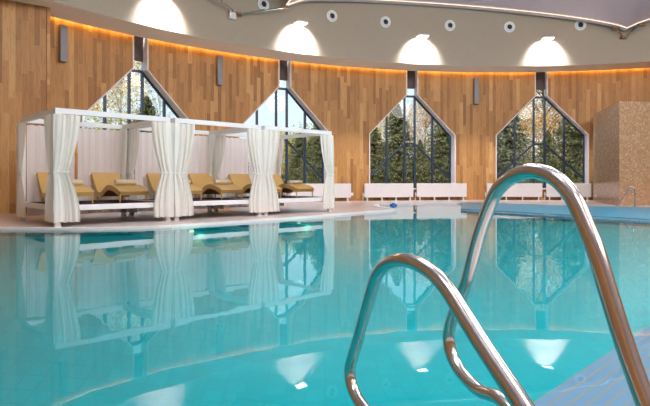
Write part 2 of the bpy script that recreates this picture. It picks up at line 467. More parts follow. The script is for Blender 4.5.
# blue mosaic apron on the right
ap = [Vector(p) for p in [(5.62,22.35,0)]+APF]+[Vector(p) for p in [(17,16.6,0),(13.5,17.7,0),(11.1,18.4,0),(9.3,19.1,0),(7.4,21.0,0),(6.4,22.3,0)]]
bm = bmesh.new()
top = [bm.verts.new((p.x, p.y, .065)) for p in ap]; bot = [bm.verts.new((p.x, p.y, -.3)) for p in ap]
bm.faces.new(top)
for i in range(len(ap)): bm.faces.new((top[i], bot[i], bot[(i+1) % len(ap)], top[(i+1) % len(ap)]))
bmesh.ops.recalc_face_normals(bm, faces=bm.faces); bmesh.ops.triangulate(bm, faces=[f for f in bm.faces if len(f.verts) > 4])
o = from_bm('pool_apron', bm, M['apron']); tag(o, kind='structure')
# submerged lilac entry ledge at the near right
d = Vector((1.67, 1.66, 0)).normalized(); q = Vector((1.13, 2.99, 0)); nn = Vector((d.y, -d.x, 0))
vs, uvl = [], []
c4 = [(-1.3, 0), (9, 0), (9, 6), (-1.3, 6)]
for a, b in c4: p = q+d*a+nn*b; vs.append(Vector((p.x, p.y, -.25))); uvl.append((a+10, b))
for a, b in c4[:2]: p = q+d*a+nn*b; vs.append(Vector((p.x, p.y, -1.5))); uvl.append((a+10, -1.2))
o = from_py('pool_step', vs, [(0,1,2,3),(0,4,5,1)], M['ledge'], uvs=uvl); tag(o, kind='structure')

# outside ground
fill_loops('ground_outside', [[Vector((90*math.cos(a/10*PI), 90*math.sin(a/10*PI), 0)) for a in range(20)], [ring(a, 21.3) for a in range(0, 360, 6)]], -.05,
           simple('autumn_lawn', (.10,.12,.03), .9, 0, .5, 2))

# ------------------------------------------------------------------ mosaic tower
T = [Vector((12.35,24.9,0)), Vector((11.95,24.0,0)), Vector((10.85,19.9,0)), Vector((12.16,20.2,0)), Vector((15.5,20.9,0)), Vector((17.0,21.6,0)), Vector((14,24.2,0))]
vs, uvl, fs, u = [], [], [], 0
for i in range(len(T)):
    a, b = T[i], T[(i+1) % len(T)]; k = len(vs); L = (b-a).length
    for p, uu in ((a, u), (b, u+L)):
        for z in (.02, 3.9): vs.append(Vector((p.x, p.y, z))); uvl.append((uu, z))
    fs.append((k, k+2, k+3, k+1)); u += L
k = len(vs)
for p in T: vs.append(Vector((p.x, p.y, 3.9))); uvl.append((p.x, p.y))
fs.append(tuple(range(k, k+len(T))))
o = from_py('wall_mosaic', vs, fs, M['mosaic'], uvs=uvl); tag(o, kind='structure')
# small white fitting low on the mosaic wall
def wall_plate(name, pos, ndir, wd, h, label, cat, group=None):
    rz = math.atan2(-ndir.x, ndir.y)
    e = empty(name, pos, rz)
    box_obj('cover_plate', (-wd/2, .0, -h/2), (wd/2, .02, h/2), M['white'], e, .004)
    box_obj('socket_face', (-wd*.28, .02, -h*.28), (wd*.28, .026, h*.28), M['whitemetal'], e, .002)
    return tag(e, label, cat, group)
pt = T[2]+(T[1]-T[2])*.9; nv = Vector((-(T[1]-T[2]).y, (T[1]-T[2]).x, 0)).normalized()
if nv.x > 0: nv = -nv
wall_plate('wall_switch', (pt.x+nv.x*.001, pt.y+nv.y*.001, .30), nv, .1, .12, 'small white square plate low on the pale side of the mosaic wall', 'switch')
ph = -19.9
p_ = ring(ph, RW-.001, .34); wall_plate('wall_socket', p_, -nrm(math.radians(ph)), .14, .14, 'small white wall socket on the wood between two radiators', 'socket')

# ------------------------------------------------------------------ radiators
def radiator(phi, u0, u1, label):
    um = (u0+u1)/2; p = phi+um/RW*180/PI; L = (u1-u0)
    e = empty('radiator', ring(p, RW-.28, .03), -math.radians(p))
    z0, z1 = .16, .80
    box_obj('front_panel', (-L/2, -.05, z0), (L/2, -.02, z1), M['white'], e, .008)
    box_obj('back_panel', (-L/2+.01, .06, z0+.01), (L/2-.01, .085, z1-.01), M['white'], e, .006)
    bm = bmesh.new()
    k = int(L/.08)
    for i in range(k): x = -L/2+.04+i*(L-.08)/(k-1); add_box(bm, (x-.006, -.02, z0+.02), (x+.006, .06, z1-.012))
    from_bm('convector_fins', bm, M['white'], e)
    for i in range(4):
        x = -L/2+.15+i*(L-.3)/3
        bm = bmesh.new(); add_box(bm, (x-.02, -.035, .012), (x+.02, .07, z0+.02)); add_box(bm, (x-.045, -.06, .0), (x+.045, .085, .014))
        from_bm('foot', bm, M['whitemetal'], e)
    bm = bmesh.new(); add_cyl(bm, (-L/2-.06, .02, .26), (-L/2+.02, .02, .26), .022); add_tube(bm, [(-L/2-.06, .02, .3), (-L/2-.06, .02, .0)], .014, 8)
    from_bm('valve', bm, M['whitemetal'], e)
    bm = bmesh.new(); add_cyl(bm, (-L/2-.06, .02, .27), (-L/2-.06, .02, .37), .03); from_bm('valve_knob', bm, M['white'], e)
    tag(e, label, 'radiator', 'white low radiators under the gabled windows'); return e
radiator(-28.9, -2.5, -.12, 'low white radiator under the second gabled window, half hidden by the daybed curtains')
radiator(-28.9, .12, 3.05, 'low white radiator ending beside the wall socket, right of the rightmost daybed curtain')
radiator(-11.4, -2.5, -.10, 'low white radiator on the left under the third gabled window, behind the bare water')
radiator(-11.4, .12, 2.55, 'low white radiator on the right under the third gabled window')
radiator(6.1, -2.68, -.10, 'low white radiator seen through the tall handrail, left under the fourth window')
radiator(6.1, .12, 2.1, 'shorter white radiator at the foot of the fourth window, next to the mosaic wall')
radiator(-46.4, -2.5, -.12, 'low white radiator under the first gabled window, behind the left cabana')
radiator(-46.4, .12, 2.5, 'low white radiator right of centre under the first window, behind the middle cabana')

# ------------------------------------------------------------------ wall sconces, fascia fittings
def sconce(phi, r, z0, z1, label):
    e = empty('wall_sconce', ring(phi, r, z0), -math.radians(phi))
    box_obj('mounting_plate', (-.06, -.0, .1), (.06, .03, z1-z0-.1), M['greymetal'], e)
    box_obj('lamp_body', (-.11, -.14, 0), (.11, 0, z1-z0), M['greymetal'], e, .01)
    tag(e, label, 'wall lamp', 'slim grey wall lamps between the windows')
sconce(-37.5, RW-.04, 4.78, 5.95, 'slim grey vertical wall lamp between the first two gabled windows')
sconce(-2.75, RW-.04, 4.60, 5.85, 'slim grey vertical wall lamp between the two rightmost gabled windows')
sconce(-54.4, RW-.04, 4.77, 5.92, 'slim grey vertical wall lamp near the corner of the left wooden wall')

def floodlight(phi, label, zz=7.25):
    r = RF-.02; e = empty('wall_floodlight', ring(phi, r, zz), -math.radians(phi))
    bm = bmesh.new(); add_box(bm, (-.05, -.10, -.02), (.05, .02, .10)); from_bm('bracket', bm, M['white'], e)
    bm = bmesh.new(); add_box(bm, (-.24, -.48, -.02), (.24, -.10, .05), None, .015); from_bm('lamp_housing', bm, M['white'], e)
    box_obj('lamp_face', (-.21, -.45, -.035), (.21, -.13, -.018), M['lampglow'], e)
    tag(e, label, 'wall light', 'floodlights washing the round fascia')
    L = bpy.data.lights.new('flood', 'SPOT'); L.energy = 3200; L.spot_size = math.radians(112); L.spot_blend = 1.0; L.color = (1, .97, .95); L.shadow_soft_size = .12
    lo = bpy.data.objects.new('flood_beam', L); C.objects.link(lo); lo.location = ring(phi, r-.44, zz-.05)
    n_ = nrm(math.radians(phi)); lo.rotation_euler = Vector((n_.x*1.0, n_.y*1.0, -.95)).to_track_quat('-Z', 'Y').to_euler()
for phi, lb in [(-46.9, 'floodlight on the fascia above the leftmost gabled window, mostly above the picture'), (-29.6, 'glowing floodlight on the fascia above the second gabled window from the left'),
                (-12.3, 'glowing floodlight on the fascia above the third gabled window'), (5.1, 'glowing floodlight on the fascia above the rightmost gabled window')]:
    floodlight(phi, lb)

def ray_r(x, r):
    """azimuth on radius r that the photograph column x looks at"""
    a = (x-CX)/F; A_ = 1+a*a; B_ = -2*(a*CC[0]+CC[1]); C_ = CC[0]**2+CC[1]**2-r*r
    Z = (-B_+math.sqrt(B_*B_-4*A_*C_))/(2*A_); return Vector((a*Z, Z, 0)), math.degrees(math.atan2(a*Z-CC[0], Z-CC[1]))
NZ = [(263.5, 4.3, 'upper'), (332, 16, ''), (385.5, 22, ''), (450, 25.5, ''), (509.5, 27, ''), (580.5, 25, '')]
NL = ['round white air nozzle at the top left of the fascia, beside the roof strut', 'round white air nozzle just right of the second window floodlight',
      'round white air nozzle left of the third window floodlight', 'round white air nozzle right of the third window floodlight',
      'round white air nozzle left of the fourth window floodlight', 'round white air nozzle under the lit ceiling edge, rightmost']
for (x, y, _), lb in zip(NZ, NL):
    p, phi = ray_r(x, RF-.06); z = 1+(HY-y)*p.y/F
    e = empty('air_nozzle', ring(phi, RF-.03, z), -math.radians(phi))
    def disc_(name, r0, r1, y0, y1, m):
        bm = bmesh.new(); sg = 32; prof = [(r0, y1), (r1, y1), (r1*1.0, y0), (r0, y0)]
        R = [[bm.verts.new((a*math.cos(2*PI*k/sg), yy, a*math.sin(2*PI*k/sg))) for k in range(sg)] for a, yy in prof]
        for i in range(4):
            for k in range(sg): bm.faces.new((R[i][k], R[i][(k+1) % sg], R[(i+1) % 4][(k+1) % sg], R[(i+1) % 4][k]))
        bmesh.ops.recalc_face_normals(bm, faces=bm.faces); return from_bm(name, bm, m, e)
    disc_('outer_flange', .17, .24, .04, -.05, M['whitemetal'])
    disc_('inner_ring', .115, .155, .04, -.08, M['whitemetal'])
    disc_('dark_gap', .15, .175, .04, -.02, M['greymetal'])
    bm = bmesh.new(); add_cyl(bm, (0, .04, 0), (0, -.045, 0), .118, 28); from_bm('throat', bm, M['black'], e)
    tag(e, lb, 'air nozzle', 'round air nozzles on the fascia')

# twin-head emergency light
p, phi = ray_r(231.8, RF-.05); e = empty('emergency_light', ring(phi, RF-.01, 6.98), -math.radians(phi))
box_obj('battery_box', (-.14, -.14, 0), (.14, 0, .25), M['white'], e, .01)
for sx in (-1, 1):
    bm = bmesh.new(); add_cyl(bm, (sx*.08, -.02, .31), (sx*.08, -.12, .30), .045, 16); add_cyl(bm, (sx*.08, -.06, .24), (sx*.08, -.06, .29), .012, 8)
    from_bm('lamp_head', bm, M['whitemetal'], e)
tag(e, 'white twin-head emergency light box on the fascia beside the roof strut', 'emergency light')

# ------------------------------------------------------------------ ceiling sail
def scal(t): return 7.5+1.15*max(0, 1-(2*t-1)**2)**.8
edge = []
SP = 52.5; T0 = -37.65
for a in [x*1.25 for x in range(0, 39)]:      # main scallop from its cut left tip
    phi = T0+5.6+a
    if phi > 14.85: break
    edge.append((phi, 18.25, scal((phi-T0)/SP)-(.25 if phi < -29 else 0)*(-29-phi)/3))
edge.append((14.85, 18.25, 7.5))
for k in range(1, 42): t = k/42; edge.append((14.85+SP*t, 18.25, scal(t)))
for k in range(0, 42): t = k/42; edge.append((67.35+SP*t, 18.25, scal(t)))
for k in range(0, 42): t = k/42; edge.append((119.85+SP*t, 18.25, scal(t)))
for k in range(0, 42): t = k/42; edge.append((172.35+SP*t, 18.25, scal(t)))
for k in range(0, 36): t = k/42; edge.append((224.85+SP*t, 18.25, scal(t)))
k1 = (322.35-5.6, 18.25, 7.75); 
for k in range(1, 32):
    t = .1+k/42*.98
    ph_ = 269.85+SP*(k/42.)
    if ph_ > edge[-1][0]+.5 and ph_ < k1[0]-.8: edge.append((ph_, 18.25, scal(k/42.)))
edge.append(k1); edge += [(322.35-3.8, 14.6, 8.55), (322.35+3.8, 14.6, 8.55)]
EP = [ring(a, r, z) for a, r, z in edge]
cen = Vector((CC[0], CC[1], 9.0)); vs = [cen]; k = len(EP); fs = []
for j, f in enumerate((.35, .7, .92, 1.0)):
    for p in EP: q = cen.lerp(p, f); q.z = 9.0+(p.z-9.0)*(f**2.2 if f < 1 else 1); vs.append(q)
for i in range(k): fs.append((0, 1+i, 1+(i+1) % k))
for j in range(3):
    for i in range(k): a = 1+j*k; fs.append((a+i, a+k+i, a+k+(i+1) % k, a+(i+1) % k))
for p in EP:                                   # turned border behind the light line
    n_ = (p-cen); n_.z = 0; n_.normalize(); q = p+n_*.28; q.z = p.z-.07; vs.append(q)
a = 1+3*k
for i in range(k): fs.append((a+i, a+k+i, a+k+(i+1) % k, a+(i+1) % k))
sail = empty('ceiling_canopy', (CC[0], CC[1], 9.0))
def reorig(o, root):
    o.parent = root; o.matrix_parent_inverse = Matrix.Translation(-Vector(root.location))
o = from_py('fabric_sail', vs, fs, M['sail'], smooth=True); reorig(o, sail)
bm = bmesh.new()
LP = [Vector((p.x, p.y, p.z-.03)) for p in EP]; add_tube(bm, LP+[LP[0]], .018, 6, cap=False)
o = from_bm('edge_light_strip', bm, M['sailled']); reorig(o, sail)
tag(sail, 'lilac scalloped ceiling canopy edged with a warm light line', 'ceiling canopy')
def strut_set(phi, offs, label, lift):
    hub = ring(phi, RF-.12, 7.2)
    e = empty('canopy_strut', hub)
    bm = bmesh.new(); add_box(bm, (-.12,-.1,-.06), (.12,.1,.06)); from_bm('wall_bracket', bm, M['rust'], e)
    for (dp, r, z) in offs:
        q = ring(phi+dp, r, z)-hub
        bm = bmesh.new(); add_tube(bm, [(0,0,0), q*.45, q*.47, q*.55, q*.57, q], [.025,.025,.05,.05,.025,.03], 8); from_bm('tie_rod', bm, M['steel'], e)
        bm = bmesh.new(); add_box(bm, tuple(q-Vector((.14,.1,.03))), tuple(q+Vector((.14,.1,.05)))); from_bm('rod_clamp', bm, M['rust'], e)
    tag(e, label, 'roof strut', 'steel struts holding the canopy corners')
strut_set(T0, [(-5.6, 18.3, 7.72), (5.4, 18.3, 7.66)], 'thin steel strut pair above the emergency light at the upper left', 0)
strut_set(14.85, [(-1.2, 18.45, 7.55), (1.9, 18.45, 7.6)], 'rusty steel bracket and struts under the right canopy corner', 0)

# ------------------------------------------------------------------ cabanas
DD = Vector((.7246, .689, 0)); EE = Vector((-.689, .7246, 0)); FL = Vector((-5.49, 11.07, .03))
UL, UD, HT = 2.44, 2.475, 2.44      # centre to centre, above deck
RZ = math.atan2(DD.y, DD.x)
def tied_curtain(sx, sy, wx=.44, wy=.34, seed=0, inside=False):
    """tied-back corner curtain; wraps the post. sx, sy: direction of the spans from the corner"""
    rnd = random.Random(seed); z_top, z_bot = HT-.13, .10; NZ_, NU = 26, 96
    vs, fs = [], []; zt = 1.1
    ph1, ph2 = rnd.random()*6, rnd.random()*6
    for j in range(NZ_+1):
        z = z_top+(z_bot-z_top)*j/NZ_
        if z > zt: k = (z_top-z)/(z_top-zt); s_ = 1-(1-.42)*(k**1.7)
        else: k = (zt-z)/(zt-z_bot); s_ = .42+(.92-.42)*math.sin(min(1, k*1.15)*PI/2)**.9
        pin = math.exp(-((z-zt)/.06)**2)
        for i in range(NU+1):
            t = i/NU*2-1
            ex = wx*s_ if t < 0 else wy*s_
            d = abs(t)*ex
            # centre path outside the post
            off = .10+.04*max(0, (zt-z)/zt)
            if inside: off = -.085
            if t < 0: px, py = sx*d, -sy*off
            else: px, py = -sx*off, sy*d
            # round the corner
            cr = math.exp(-(t*ex/.07)**2) if not inside else 0; px -= sx*off*cr*(1 if t < 0 else 0); py -= sy*off*cr*(1 if t >= 0 else 0)
            a = (.030*(1-.55*pin))*math.sin(t*21+ph1+.5*math.sin(z*1.7+ph2))+.012*math.sin(t*47+ph2+z*.8)*(1-pin)
            a += .02*math.sin(t*5+z*2+ph1)
            a = max(a, -.035)
            if t < 0: py -= sy*a; px += sx*.012*math.sin(t*40+z)
            else: px -= sx*a
            if d < .02: px -= sx*abs(a)*.3
            vs.append((px, py, z+(.012*math.sin(t*21+ph1) if j == NZ_ else 0)))
    for j in range(NZ_):
        for i in range(NU):
            a = j*(NU+1)+i; fs.append((a, a+1, a+NU+2, a+NU+1))
    bm = bmesh.new(); band = []
    # tie band
    w1, w2 = wx*.42+.02, wy*.42+.02; o_ = .115 if not inside else -.14
    loop = [(sx*w1, -sy*o_), (-sx*o_, -sy*o_), (-sx*o_, sy*w2)]
    loop = [(sx*w1, -sy*.045)]+loop+[(-sx*.045, sy*w2)] if not inside else [(sx*.06, sy*.06), (sx*.13, sy*.06), (sx*.13, sy*w2), (sx*.06, sy*w2)]
    add_tube(bm, [(x, y, zt+.03*math.sin(i*1.1)) for i, (x, y) in enumerate(loop)], .014, 8)
    return vs, fs, bm
def sheer(u0, u1, seed=0):
    rnd = random.Random(seed); vs, fs = [], []; NU = int((u1-u0)*60); NZ_ = 8; z0, z1 = HT-.15, .10; ph = rnd.random()*6
    for j in range(NZ_+1):
        z = z0+(z1-z0)*j/NZ_
        for i in range(NU+1):
            u = u0+(u1-u0)*i/NU
            y = UD-.03+.012*math.sin(u*34+ph+.4*math.sin(z+u*2))+.004*math.sin(u*80)
            vs.append((u, y, z-(.015*abs(math.sin(u*17)) if j == 0 else 0)))
    for j in range(NZ_):
        for i in range(NU): a = j*(NU+1)+i; fs.append((a, a+1, a+NU+2, a+NU+1))
    return vs, fs
def make_cabana(k, label):
    loc = FL+DD*(k*(UL+.22)); e = empty('cabana_daybed', loc, RZ)
    h = .05
    for (x, y) in ((0,0),(UL,0),(0,UD),(UL,UD)):
        bm = bmesh.new(); add_box(bm, (x-h, y-h, 0), (x+h, y+h, HT)); 
        po = from_bm('post', bm, M['whitemetal'], e)
        bm = bmesh.new(); add_box(bm, (x-.065, y-.065, 0), (x+.065, y+.065, .02)); from_bm('foot_plate', bm, M['whitemetal'], po)
    t = .11
    for nm, a, b in (('front_beam', (h, -h, HT-t), (UL-h, h, HT)), ('rear_beam', (h, UD-h, HT-t), (UL-h, UD+h, HT)),
                     ('side_beam', (-h, h, HT-t), (h, UD-h, HT)), ('side_beam', (UL-h, h, HT-t), (UL+h, UD-h, HT))):
        box_obj(nm, a, b, M['whitemetal'], e)
    bm = bmesh.new()
    add_box(bm, (h, -h, .33), (UL-h, 0, .445)); add_box(bm, (h, UD, .33), (UL-h, UD+h, .445))
    add_box(bm, (-h, h, .33), (0, UD-h, .445)); add_box(bm, (UL, h, .33), (UL+h, UD-h, .445))
    from_bm('platform_frame', bm, M['whitemetal'], e)
    bm = bmesh.new(); nb = 17
    for i in range(nb): y = .0+i*(UD)/nb; add_box(bm, (.0, y+.003, .405), (UL, y+UD/nb-.003, .435))
    from_bm('platform_boards', bm, M['dfloor'], e)
    for q, (x, y, sx, sy) in enumerate(((0,0,1,1),(UL,0,-1,1),(0,UD,1,-1),(UL,UD,-1,-1))):
        wy = .34 if (q != 0 or k > 0) else .5
        vs, fs, tb = tied_curtain(sx, sy, (.44, .44, .04, .07)[q], (wy, wy, .65, .44)[q], seed=k*7+q, inside=q == 3)
        # keep neighbouring daybeds clear of each other
        lim = .105
        vv = []
        for (a, b, c) in vs:
            a = max(a, -lim) if sx > 0 else min(a, lim); vv.append((a+x, b+y, c))
        cu = from_py('curtain', vv, fs, M['curtain'], e, smooth=True)
        for v in tb.verts:
            v.co.x = max(v.co.x, -lim-.003) if sx > 0 else min(v.co.x, lim+.003)
            v.co.x += x; v.co.y += y
        from_bm('tie_band', tb, M['curtain'], cu)
    gaps = (1.17, 1.24) if k == 0 else (1.20, 1.21)
    for u0, u1 in ((.08, gaps[0]), (gaps[1], UL-.08)):
        vs, fs = sheer(u0, u1, k*3+int(u0*3)); from_py('sheer_panel', vs, fs, M['sheer'], e, smooth=True)
    tag(e, label, 'daybed cabana', 'three white curtained cabanas beside the pool')
    return e
make_cabana(0, 'white curtained cabana at the left end, nearest, beside the left wooden wall')
make_cabana(1, 'white curtained cabana in the middle of the row of three')
make_cabana(2, 'white curtained cabana at the right end of the row, farthest away')

# ------------------------------------------------------------------ loungers
def make_lounger():
    e = empty('sun_lounger', (0, 0, 0))     # local: x across 0..W, y along from foot (0) to head
    W = .70; L = 1.78
    prof = [(0, .255), (.18, .325), (.42, .385), (.64, .405), (.82, .37), (.98, .29), (1.12, .225), (1.26, .215), (1.38, .27), (1.50, .40), (1.62, .56), (1.72, .715)]
    pts = [Vector((0, a, b)) for a, b in prof]; P = catmull(pts, 4)
    th = .10
    def shell(x0, x1, i0, i1, th, dz=0):
        bm = bmesh.new(); R = []
        for i in range(i0, i1+1):
            p = P[i]; a = P[max(0, i-1)]; b = P[min(len(P)-1, i+1)]; t = (b-a).normalized(); n_ = Vector((0, -t.z, t.y))
            R.append([bm.verts.new((x, q.y, q.z)) for x, q in ((x0, p+n_*dz), (x1, p+n_*dz), (x1, p+n_*(dz-th)), (x0, p+n_*(dz-th)))])
        for a, b in zip(R[:-1], R[1:]):
            for j in range(4): bm.faces.new((a[j], a[(j+1) % 4], b[(j+1) % 4], b[j]))
        bm.faces.new(R[0][::-1]); bm.faces.new(R[-1]); bmesh.ops.recalc_face_normals(bm, faces=bm.faces); return bm
    split = 32
    from_bm('seat', shell(0, W, 0, split, th), M['rattan'], e)
    from_bm('backrest', shell(0, W, split, len(P)-1, .06), M['rattan'], e)
    for x in (0, W-.03):
        from_bm('side_rail', shell(x-.005, x+.035, 0, len(P)-1, .125, .004), M['rattan'], e)
    for x in (.025, W-.025):
        for y, zt in ((.05, .19), (1.40, .24)):
            bm = bmesh.new(); add_tube(bm, [(x, y, 0), (x, y, zt)], [.017, .024], 10)
            from_bm('leg', bm, M['rattan'], e)
    return e
LAB = ['tan rattan sun lounger half hidden behind the leftmost tied curtain', 'tan rattan sun lounger in full view in the left cabana',
       'tan rattan sun lounger partly behind the first curtain pair, left in the middle cabana', 'tan rattan sun lounger on the right in the middle cabana',
       'tan rattan sun lounger mostly behind the second curtain pair, left in the far cabana', 'tan rattan sun lounger on the right in the far cabana, in front of the window']
TL = ['rolled beige towel on the lounger beside the leftmost tied curtain', 'rolled beige towel on the fully visible left cabana lounger',
      'rolled beige towel peeking out right of the first curtain pair', 'rolled beige towel on the right lounger of the middle cabana',
      'rolled beige towel on the lounger hidden by the second curtain pair', 'flatter grey beige towel on the farthest lounger, before the window']
proto = make_lounger(); idx = 0
def make_towel(m):
    e = empty('rolled_towel', (0,0,0))
    bm = bmesh.new(); n_ = 60; pr = []
    for i in range(n_+1):
        a = i/n_*2*PI*3.2; r = .02+.048*i/n_; pr.append((r*math.cos(a), r*math.sin(a)))
    R = []
    for x in (-.25, -.245, .245, .25):
        k = .97 if abs(x) > .247 else 1; R.append([bm.verts.new((x, p[0]*k, p[1]*k*.93)) for p in pr])
    for a, b in zip(R[:-1], R[1:]):
        for j in range(n_): bm.faces.new((a[j], a[j+1], b[j+1], b[j]))
    body = from_bm('towel_roll', bm, m, e, smooth=True)
    s_ = body.modifiers.new('t', 'SOLIDIFY'); s_.thickness = .013; s_.offset = 0
    for x in (-.245, .245):
        bm = bmesh.new(); add_cyl(bm, (x-.002, 0, 0), (x+.002, 0, 0), .058, 24); from_bm('rolled_end', bm, m, e)
    return e
tw = make_towel(M['towel'])
for k in range(3):
    for a in (.28, 1.56):
        o = proto if idx == 0 else copy_tree(proto)
        p = FL+DD*(k*(UL+.22)+a+(.12 if k else 0))+EE*.62; p.z = .468
        o.location = p; o.rotation_euler = (0, 0, RZ)
        tag(o, LAB[idx], 'sun lounger', 'rattan loungers in the cabanas')
        if idx == 5: t = make_towel(M['towelgrey'])
        else: t = tw if idx == 0 else copy_tree(tw)
        q = p+DD*.36+EE*.52; q.z = p.z+.405+.068; t.location = q; t.rotation_euler = (0, 0, RZ)
        if idx == 5: t.scale = (1.0, 1.15, .78); t.location.z -= .014
        tag(t, TL[idx], 'towel', 'rolled towels on the loungers'); idx += 1

# ------------------------------------------------------------------ handrails
def plane_rail(D, P_, pix):
    """3-D centre line in the vertical plane through D and P_ (X,Z) for the measured outline"""
    sl = (P_[0]-D[0])/(P_[1]-D[1]); out = []
    for x, y in pix:
        a = (x-CX)/F; Z = (D[0]-sl*D[1])/(a-sl); out.append(Vector((a*Z, Z, 1+(HY-y)*Z/F)))
    return out, sl
pixR = [(647,406),(626.7,350),(610.7,300),(596,252),(584,222),(573,198),(560,182),(546,173.5),(531,171),(516,175),(503,184),(494.5,195),(485.7,216),(477.7,240),(467.3,280),(460,300),(453,316),(449.5,330),(449,342),(453,358),(463,374.6),(480,391),(503,401.5)]
D_, P_ = (.744, 1.25), (.482, 2.1)
ptsR, sl = plane_rail(D_, P_, pixR)
def onpl(D, sl, Z, z): return Vector((D[0]+sl*(Z-D[1]), Z, z))
ptsR = [onpl(D_, sl, 1.02, .03), onpl(D_, sl, 1.10, .19)]+ptsR+[onpl(D_, sl, 1.62, .20), onpl(D_, sl, 1.48, .12), onpl(D_, sl, 1.40, .03)]
pixL = [(522.7,406),(501,373),(480,341),(462,312),(448,290),(436,276),(423,266.5),(411,261.5),(400,260),(389,263),(380.5,270),(375,281),(369,301),(357,343),(351.3,362),(350,369),(351,382),(356,396),(364,408)]
D2, P2 = (.447, 1.22), (.102, 2.2)
ptsL, sl2 = plane_rail(D2, P2, pixL)
ptsL = [onpl(D2, sl2, .78, .03), onpl(D2, sl2, .90, .20), onpl(D2, sl2, 1.08, .385)]+ptsL+[onpl(D2, sl2, 1.85, .10), onpl(D2, sl2, 1.6, .09), onpl(D2, sl2, 1.40, .07), onpl(D2, sl2, 1.34, .03)]
for nm, P3, lab in (('tall', ptsR, 'taller polished steel loop handrail arching over the right half of the pool'),
                    ('low', ptsL, 'lower polished steel loop handrail in the foreground at the pool edge')):
    e = empty('pool_handrail', P3[0])
    bm = bmesh.new(); add_tube(bm, [p-P3[0] for p in catmull(P3, 8)], .0235, 28)
    from_bm('rail_tube', bm, M['steel'], e, smooth=True)
    for q in (P3[0], P3[-1]):
        bm = bmesh.new(); l = q-P3[0]; add_tube(bm, [l+Vector((0,0,.0)), l+Vector((0,0,.012)), l+Vector((0,0,.025))], [.055,.055,.032], 24); from_bm('deck_flange', bm, M['steel'], e, smooth=False)
    tag(e, lab, 'handrail', 'steel handrails at the near pool edge')
# small far ladder rails on the apron
def far_rail(off, lab):
    Z = 18.6; p0 = Vector(((617-CX)/F*Z, Z, .06)); p1 = Vector(((630.5-CX)/F*Z, Z-.25, .06))
    P3 = [p0, p0.lerp(p1, .3)+Vector((0,0,.28)), p0.lerp(p1, .62)+Vector((0,0,.60)), p0.lerp(p1, .78)+Vector((0,0,.69)), p0.lerp(p1, .92)+Vector((0,0,.66)), p1+Vector((0,0,.5)), p1]
    e = empty('pool_handrail', p0+off); bm = bmesh.new(); add_tube(bm, [p-p0 for p in catmull(P3, 6)], .026, 12)
    from_bm('rail_tube', bm, M['steel'], e, smooth=True)
    for l in (Vector((0,0,0)), p1-p0):
        bm = bmesh.new(); add_cyl(bm, l, l+Vector((0,0,.02)), .06, 16); from_bm('deck_flange', bm, M['steel'], e)
    tag(e, lab, 'handrail')
far_rail(Vector((0,0,0)), 'small distant steel handrail in front of the mosaic wall')

# blue float near the deck tongue
e = empty('pool_float', (2.66, 21.0, 0))
bm = bmesh.new(); add_tube(bm, [(0,0,-.05),(0,0,.0),(0,0,.05),(0,0,.07)], [.10,.15,.14,.10], 20); from_bm('float_body', bm, M['blueplastic'], e)
bm = bmesh.new(); add_cyl(bm, (0,0,.07), (0,0,.10), .06, 16); from_bm('float_cap', bm, M['blueplastic'], e)
tag(e, 'small blue float on the water beside the white deck tip', 'float')

# underwater lamps in the wall below the deck edge
def pool_lamp(x, y, lab, pw=3):
    # nearest wall point for the direction
    best = None; a = (x-CX)/F
    for i in range(n):
        p, q_ = POOL[i-1], POOL[i]; den = (q_.x-p.x)-a*(q_.y-p.y)
        if abs(den) < 1e-6: continue
        t = (a*p.y-p.x)/den
        if 0 <= t <= 1:
            h = p.lerp(q_, t)
            if h.y > 6 and (best is None or h.y < best[0].y): best = (h, (q_-p).normalized())
    h, t = best; nrm_ = Vector((t.y, -t.x, 0))
    if nrm_.y > 0: nrm_ = -nrm_
    zz = -.13
    e = empty('pool_lamp', (h.x, h.y, zz), math.atan2(-nrm_.x, nrm_.y))
    bm = bmesh.new(); add_cyl(bm, (0, .0, 0), (0, .03, 0), .09, 24); from_bm('trim_ring', bm, M['steel'], e)
    bm = bmesh.new(); add_cyl(bm, (0, .025, 0), (0, .045, 0), .065, 24); from_bm('lens', bm, M['poollamp'], e)
    tag(e, lab, 'pool lamp', 'underwater lamps below the deck edge')
    L = bpy.data.lights.new('pl', 'POINT'); L.energy = pw; L.color = (.35, 1, .6); L.shadow_soft_size = .1
    lo = bpy.data.objects.new('pool_lamp_light', L); C.objects.link(lo); lo.location = Vector((h.x, h.y, zz))+nrm_*.35
pool_lamp(191, 231.5, 'underwater lamp glowing greenish below the first curtain pair')
pool_lamp(298, 223.5, 'underwater lamp glowing greenish below the far cabana')

# ------------------------------------------------------------------ trees
def leaf_mat(name, cols, rough=.7):
    m, nt, p = newmat(name)
    g = nd(nt, 'ShaderNodeNewGeometry'); 
    c = ramp(nt, g.outputs['Random Per Island'], [(i/(len(cols)-1), cc) for i, cc in enumerate(cols)])
    nt.links.new(c, p.inputs['Base Color']); p.inputs['Roughness'].default_value = rough
    return m
LM = {
 'spruce': leaf_mat('spruce_needles', [(.045,.050,.022), (.10,.11,.042), (.19,.19,.075), (.30,.28,.12)]),
 'grey': leaf_mat('grey_spruce_needles', [(.05,.06,.035), (.12,.14,.075), (.22,.24,.14), (.32,.33,.20)]),
 'gold': leaf_mat('golden_leaves', [(.45,.22,.02), (.70,.42,.05), (.85,.62,.14), (.9,.75,.35)]),
 'orange': leaf_mat('orange_leaves', [(.25,.11,.03), (.55,.26,.06), (.78,.45,.16), (.9,.65,.38)]),
 'lime': leaf_mat('yellow_green_leaves', [(.12,.14,.03), (.30,.30,.05), (.50,.46,.09), (.65,.58,.15)]),
 'pale': leaf_mat('pale_twigs', [(.45,.32,.25), (.65,.5,.38), (.8,.66,.5)])}
BARK = simple('tree_bark', (.13,.09,.07), .9, 0, .4, 9)
